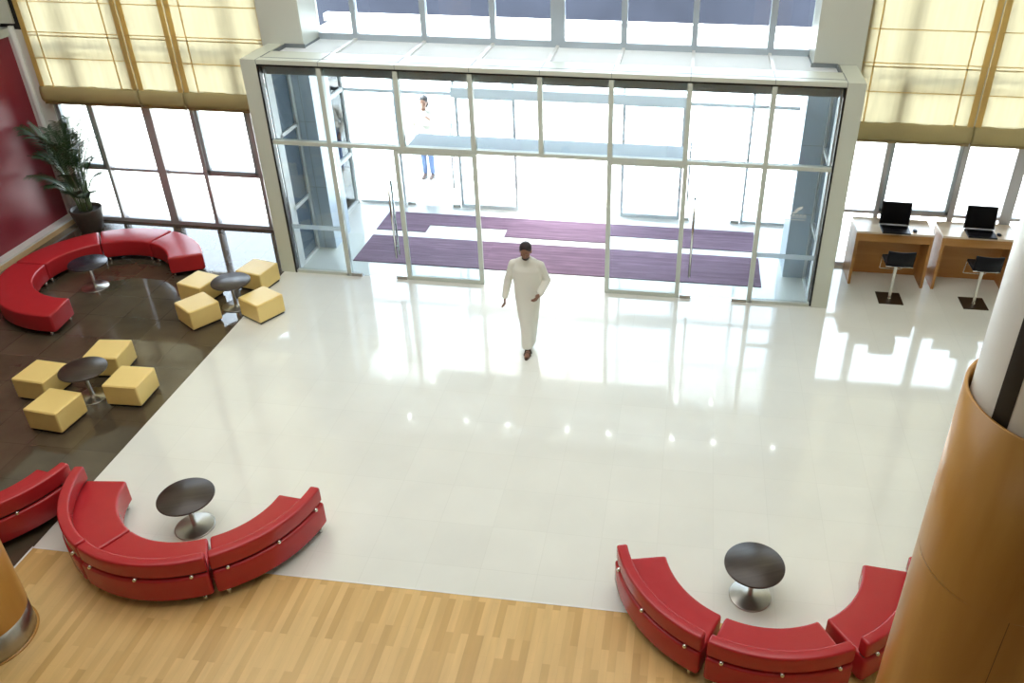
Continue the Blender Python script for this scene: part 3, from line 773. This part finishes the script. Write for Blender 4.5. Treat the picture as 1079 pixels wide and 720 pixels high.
frond(b1, b2, (-0.05, 0, 0.39), math.radians(195), 1.80, 0.60, 0.40, 0.20, 26)
frond(b1, b2, (-0.08, -0.05, 0.39), math.radians(215), 0.95, 0.62, 0.28, 0.16, 20)
for az, h, r, lf, dr in ((80, 1.75, 0.22, 0.30, 0.1), (20, 1.80, 0.32, 0.32, 0.15), (320, 1.70, 0.35, 0.30, 0.15), (260, 1.66, 0.30, 0.30, 0.15), (150, 1.60, 0.30, 0.3, 0.12), (240, 1.35, 0.42, 0.30, 0.18), (350, 1.25, 0.38, 0.28, 0.15),
                         (200, 1.30, 0.35, 0.30, 0.15), (300, 1.0, 0.38, 0.26, 0.12), (5, 1.85, 0.30, 0.3, 0.12), (345, 1.9, 0.2, 0.3, 0.1), (300, 1.85, 0.22, 0.3, 0.1), (20, 1.5, 0.4, 0.3, 0.15), (350, 1.6, 0.38, 0.3, 0.2), (215, 1.8, 0.3, 0.3, 0.1), (10, 0.85, 0.34, 0.26, 0.14), (230, 0.75, 0.40, 0.26, 0.14), (280, 0.60, 0.26, 0.24, 0.10), (40, 1.05, 0.25, 0.26, 0.1), (330, 0.55, 0.30, 0.22, 0.1), (180, 0.62, 0.3, 0.24, 0.1), (270, 1.45, 0.2, 0.28, 0.1)):
    a = math.radians(az + random.uniform(-8, 8)); frond(b1, b2, (0.11 * math.cos(a), 0.09 * math.sin(a), 0.39), a, h, r, lf * 0.92, dr, 20)
for v in list(b2.verts) + list(b1.verts):      # foliage stops short of the glass, the blind and the wall
    v.co.y = min(v.co.y, 0.26); v.co.x = max(v.co.x, -0.64)
obj('stems', b1, M_STEM, pl); obj('foliage', b2, M_LEAF, pl)

# ------------------------------------------------------------------ people
def ball(bm, c, r, n=12):
    ret = bmesh.ops.create_uvsphere(bm, u_segments=n * 2, v_segments=n, radius=1.0)
    r = r if isinstance(r, (tuple, list)) else (r, r, r)
    for v in ret['verts']: v.co = Vector((v.co.x * r[0] + c[0], v.co.y * r[1] + c[1], v.co.z * r[2] + c[2]))
def limb(bm, p, q, r0, r1, n=14):
    p, q = Vector(p), Vector(q)
    tube(bm, [p, p.lerp(q, 0.33), p.lerp(q, 0.66), q], [r0, r0 * 0.67 + r1 * 0.33, r0 * 0.33 + r1 * 0.67, r1], n)
    ball(bm, p, r0 * 0.99, 8); ball(bm, q, r1 * 0.99, 8)
def remesh(o, vox, it=3):
    m = o.modifiers.new('remesh', 'REMESH'); m.mode = 'VOXEL'; m.voxel_size = vox; m.use_smooth_shade = True
    s = o.modifiers.new('smooth', 'SMOOTH'); s.iterations = it; s.factor = 0.5
    return o
def hand(bm, w, d, side, k=1.0):
    """palm and five fingers; w wrist point, d direction fingers point, side: thumb direction"""
    w = Vector(w); d = Vector(d).normalized(); s = Vector(side).normalized(); s = (s - d * s.dot(d)).normalized(); nrm = d.cross(s)
    pc = w + d * 0.055
    for t in (-0.026, -0.009, 0.009, 0.026): limb(bm, w + s * t * 0.6 + d * 0.01, w + d * 0.092 + s * t, 0.0155, 0.0125, 8)
    for t, ln in ((0.029, 0.066), (0.010, 0.076), (-0.010, 0.070), (-0.029, 0.054)):
        a = w + d * 0.09 + s * t; b = a + (d * 0.9 + nrm * 0.35).normalized() * ln * 0.5; c = b + (d * 0.7 + nrm * 0.75).normalized() * ln * 0.5
        limb(bm, a, b, 0.0095, 0.0088, 8); limb(bm, b, c, 0.0088, 0.0075, 8)
    a = w + d * 0.03 + s * 0.025; b = a + (d * 0.6 + s * 0.75).normalized() * 0.042; c = b + (d * 0.95 + s * 0.2).normalized() * 0.032
    limb(bm, a, b, 0.0125, 0.0105, 8); limb(bm, b, c, 0.0105, 0.0085, 8)
def head(bm, c, tilt=0.0):
    """face looks towards -y; c = centre of the skull"""
    T = Matrix.Rotation(tilt, 3, 'X')
    def P(x, y, z): v = T @ Vector((x, y, z)); return (v.x + c[0], v.y + c[1], v.z + c[2])
    ball(bm, P(0, 0.01, 0.02), (0.076, 0.094, 0.095)); ball(bm, P(0, -0.02, -0.045), (0.058, 0.068, 0.068)); ball(bm, P(0, -0.055, -0.09), (0.030, 0.025, 0.022))
    limb(bm, P(0, -0.084, 0.005), P(0, -0.105, -0.032), 0.009, 0.014, 8)                      # nose
    limb(bm, P(-0.024, -0.080, -0.062), P(0.024, -0.080, -0.062), 0.009, 0.009, 8)               # lips
    limb(bm, P(-0.045, -0.074, 0.026), P(0.045, -0.074, 0.026), 0.011, 0.011, 8)                 # brow
    for s in (-1, 1):
        ball(bm, P(s * 0.078, 0.012, -0.01), (0.010, 0.020, 0.032), 8); ball(bm, P(s * 0.042, -0.052, -0.03), (0.024, 0.024, 0.02), 8)
def foot(bm, heel, ang=0.0, yaw=0.0):
    """bare foot pointing to -y from the heel point on the floor"""
    h = Vector(heel); R = Matrix.Rotation(yaw, 3, 'Z') @ Matrix.Rotation(ang, 3, 'X')
    f = lambda x, y, z: h + R @ Vector((x, y, z))
    limb(bm, f(0, 0.0, 0.035), f(0, -0.14, 0.03), 0.033, 0.030); limb(bm, f(-0.012, -0.13, 0.026), f(-0.018, -0.205, 0.018), 0.026, 0.016); limb(bm, f(0.016, -0.13, 0.024), f(0.022, -0.19, 0.016), 0.024, 0.014)
    limb(bm, f(0, 0.0, 0.04), f(0, -0.01, 0.10), 0.033, 0.034)

def walker():
    X, Yb = -2.06, 10.22
    bm = bmesh.new()
    head(bm, (X + 0.01, Yb - 0.10, 1.615), 0.30)
    limb(bm, (X, Yb - 0.02, 1.42), (X + 0.005, Yb - 0.075, 1.54), 0.060, 0.052)
    ball(bm, (X, Yb, 1.28), (0.165, 0.10, 0.17)); ball(bm, (X, Yb + 0.01, 1.05), (0.14, 0.095, 0.18)); ball(bm, (X, Yb + 0.02, 0.90), (0.155, 0.105, 0.12))
    limb(bm, (X - 0.16, Yb, 1.365), (X + 0.16, Yb, 1.365), 0.048, 0.048)
    # arms: his right (picture left) hangs, his left is bent forward
    Rs, Re, Rw = (X - 0.19, Yb, 1.355), (X - 0.275, Yb + 0.02, 1.09), (X - 0.315, Yb - 0.06, 0.845)
    Ls, Le, Lw = (X + 0.19, Yb, 1.355), (X + 0.27, Yb + 0.06, 1.10), (X + 0.20, Yb - 0.13, 0.97)
    limb(bm, Rs, Re, 0.048, 0.038); limb(bm, Re, Rw, 0.036, 0.024); hand(bm, Rw, (-0.05, -0.15, -1), (0.35, -1, 0))
    limb(bm, Ls, Le, 0.048, 0.038); limb(bm, Le, Lw, 0.036, 0.024); hand(bm, Lw, (-0.45, -0.7, -0.45), (0, -0.3, 1))
    # legs: front leg planted, rear leg trailing
    hipR, kR, aR = (X - 0.085, Yb + 0.02, 0.88), (X - 0.07, Yb + 0.13, 0.49), (X - 0.06, Yb + 0.40, 0.13)
    hipL, kL, aL = (X + 0.07, Yb + 0.02, 0.88), (X + 0.03, Yb - 0.09, 0.50), (X + 0.02, Yb - 0.14, 0.09)
    limb(bm, hipR, kR, 0.085, 0.056); limb(bm, kR, aR, 0.054, 0.034); limb(bm, hipL, kL, 0.08, 0.052); limb(bm, kL, aL, 0.054, 0.034)
    foot(bm, (X + 0.02, Yb - 0.13, 0.012)); foot(bm, (X - 0.06, Yb + 0.42, 0.065), 0.38)
    p = remesh(obj('person', bm, M_SKIN), 0.009)
    tag(p, 'man in a long white robe and brown sandals walking in from the doors', 'person')
    # robe
    bm = bmesh.new(); n = 40; rings = []
    secs = [(0.10, 0.005, -0.06, 0.098, 0.20), (0.22, 0.005, 0.0, 0.108, 0.235), (0.40, 0.005, 0.02, 0.128, 0.225), (0.62, 0.003, 0.01, 0.158, 0.185), (0.85, 0.0, 0.01, 0.186, 0.155), (1.02, 0.0, 0.0, 0.19, 0.14), (1.18, 0, -0.005, 0.20, 0.14),
            (1.30, 0, -0.005, 0.21, 0.135), (1.37, 0, 0.0, 0.195, 0.11), (1.43, 0, -0.005, 0.15, 0.095), (1.465, 0, -0.02, 0.085, 0.078), (1.495, 0, -0.035, 0.068, 0.066)]
    for z, dx, dy, a, b in secs:
        rings.append([bm.verts.new((X + dx + a * math.cos(2 * PI * i / n) * (1 + 0.03 * math.sin(6 * 2 * PI * i / n + z * 3) * (1 - z / 1.5)), Yb + dy + b * math.sin(2 * PI * i / n) * (1 + 0.04 * math.sin(5 * 2 * PI * i / n) * (1 - z / 1.5)), z)) for i in range(n)])
    for p_, q_ in zip(rings, rings[1:]):
        for i in range(n): bm.faces.new((p_[i], p_[(i + 1) % n], q_[(i + 1) % n], q_[i]))
    bm.faces.new(rings[0]); bm.faces.new(rings[-1])
    L = lambda a, b, t: tuple(Vector(a).lerp(Vector(b), t))
    limb(bm, L(Rs, Re, 0.0), Re, 0.064, 0.056); limb(bm, Re, L(Re, Rw, 0.93), 0.060, 0.048)
    limb(bm, L(Ls, Le, 0.0), Le, 0.064, 0.056); limb(bm, Le, L(Le, Lw, 0.93), 0.060, 0.048)
    limb(bm, (X - 0.16, Yb, 1.365), (X + 0.16, Yb, 1.365), 0.064, 0.064)
    remesh(obj('robe', bm, M_ROBE, p), 0.011, 3)
    bm = bmesh.new(); T = Matrix.Rotation(0.30, 3, 'X'); hc = Vector((X + 0.01, Yb - 0.10, 1.615))
    c = hc + T @ Vector((0, 0.022, 0.035)); ball(bm, c, (0.084, 0.095, 0.092), 16)
    obj('hair', bm, M_HAIR, p, smooth=True)
    bm = bmesh.new(); c = hc + T @ Vector((0, -0.045, -0.085)); ball(bm, c, (0.052, 0.046, 0.038), 12); obj('beard', bm, M_HAIR, p, smooth=True)
    for hx, hy, hz, an in ((X + 0.02, Yb - 0.13, 0.0, 0.0), (X - 0.06, Yb + 0.42, 0.05, 0.38)):
        bm = bmesh.new(); R = Matrix.Rotation(an, 3, 'X')
        f = lambda x, y, z: Vector((hx, hy, hz)) + R @ Vector((x, y, z))
        out = [(0.04 * math.cos(t) * (1.15 if math.sin(t) < 0 else 0.9), -0.09 + 0.145 * math.sin(t)) for t in [2 * PI * i / 24 for i in range(24)]]
        lo = [bm.verts.new(f(x, y, 0.0)) for x, y in out]; hi = [bm.verts.new(f(x, y, 0.018)) for x, y in out]
        bm.faces.new(lo); bm.faces.new(hi)
        for i in range(24): bm.faces.new((lo[i], lo[(i + 1) % 24], hi[(i + 1) % 24], hi[i]))
        for yy, zz in ((-0.13, 0.062), (-0.06, 0.075)):
            tube(bm, [f(-0.046, yy, 0.012), f(-0.036, yy, zz * 0.8), f(0, yy, zz), f(0.036, yy, zz * 0.8), f(0.046, yy, 0.012)], 0.012, 8)
        obj('sandal', bm, M_SAND, p)
walker()

def bystander():
    X, Yb = -5.37, 16.49
    bm = bmesh.new(); head(bm, (X + 0.02, Yb, 1.60), 0.1)
    limb(bm, (X, Yb, 1.40), (X + 0.01, Yb, 1.52), 0.055, 0.05)
    ball(bm, (X, Yb, 1.25), (0.15, 0.10, 0.17)); ball(bm, (X, Yb, 0.98), (0.14, 0.10, 0.2)); limb(bm, (X - 0.13, Yb, 1.37), (X + 0.13, Yb, 1.37), 0.05, 0.05)
    Rs, Re, Rw = (X - 0.17, Yb, 1.36), (X - 0.25, Yb + 0.03, 1.10), (X - 0.2, Yb - 0.08, 0.88)
    Ls, Le, Lw = (X + 0.17, Yb, 1.36), (X + 0.26, Yb - 0.02, 1.14), (X + 0.15, Yb - 0.17, 1.30)
    for a, b, c, s in ((Rs, Re, Rw, (0.3, -1, 0)), (Ls, Le, Lw, (-1, 0, 0.3))):
        limb(bm, a, b, 0.045, 0.036); limb(bm, b, c, 0.034, 0.023); hand(bm, c, Vector(c) - Vector(b), s)
    for s in (-1, 1):
        limb(bm, (X + s * 0.08, Yb, 0.88), (X + s * 0.08, Yb - 0.02, 0.48), 0.08, 0.052); limb(bm, (X + s * 0.08, Yb - 0.02, 0.48), (X + s * 0.08, Yb, 0.07), 0.05, 0.034); foot(bm, (X + s * 0.08, Yb, -0.018))
    p = remesh(obj('person', bm, M_SKIN), 0.011)
    tag(p, 'person in pale shirt and blue jeans standing outside beyond the glass doors', 'person')
    bm = bmesh.new(); ball(bm, (X, Yb, 1.24), (0.185, 0.125, 0.20)); ball(bm, (X, Yb, 1.02), (0.175, 0.125, 0.17)); limb(bm, (X - 0.14, Yb, 1.37), (X + 0.14, Yb, 1.37), 0.065, 0.065)
    limb(bm, Rs, Re, 0.062, 0.052); limb(bm, Re, Vector(Re).lerp(Vector(Rw), 0.9), 0.05, 0.04); limb(bm, Ls, Le, 0.062, 0.052); limb(bm, Le, Vector(Le).lerp(Vector(Lw), 0.8), 0.05, 0.04)
    remesh(obj('shirt', bm, M_SHIRT, p), 0.014)
    bm = bmesh.new(); ball(bm, (X, Yb, 0.88), (0.165, 0.118, 0.12))
    for s in (-1, 1): limb(bm, (X + s * 0.08, Yb, 0.84), (X + s * 0.08, Yb - 0.02, 0.48), 0.092, 0.068); limb(bm, (X + s * 0.08, Yb - 0.02, 0.48), (X + s * 0.08, Yb, 0.09), 0.066, 0.055)
    remesh(obj('jeans', bm, M_JEAN, p), 0.014)
    bm = bmesh.new(); ball(bm, (X + 0.02, Yb + 0.02, 1.635), (0.088, 0.10, 0.10)); ball(bm, (X + 0.03, Yb + 0.07, 1.55), (0.07, 0.05, 0.10)); obj('hair', bm, M_HAIR, p, smooth=True)
    for s in (-1, 1):
        bm = bmesh.new(); limb(bm, (X + s * 0.08, Yb + 0.01, 0.022), (X + s * 0.08, Yb - 0.19, 0.018), 0.042, 0.036)
        for v in bm.verts: v.co.z = max(v.co.z, -0.019)
        obj('shoe', bm, M_SAND, p, smooth=True)
bystander()
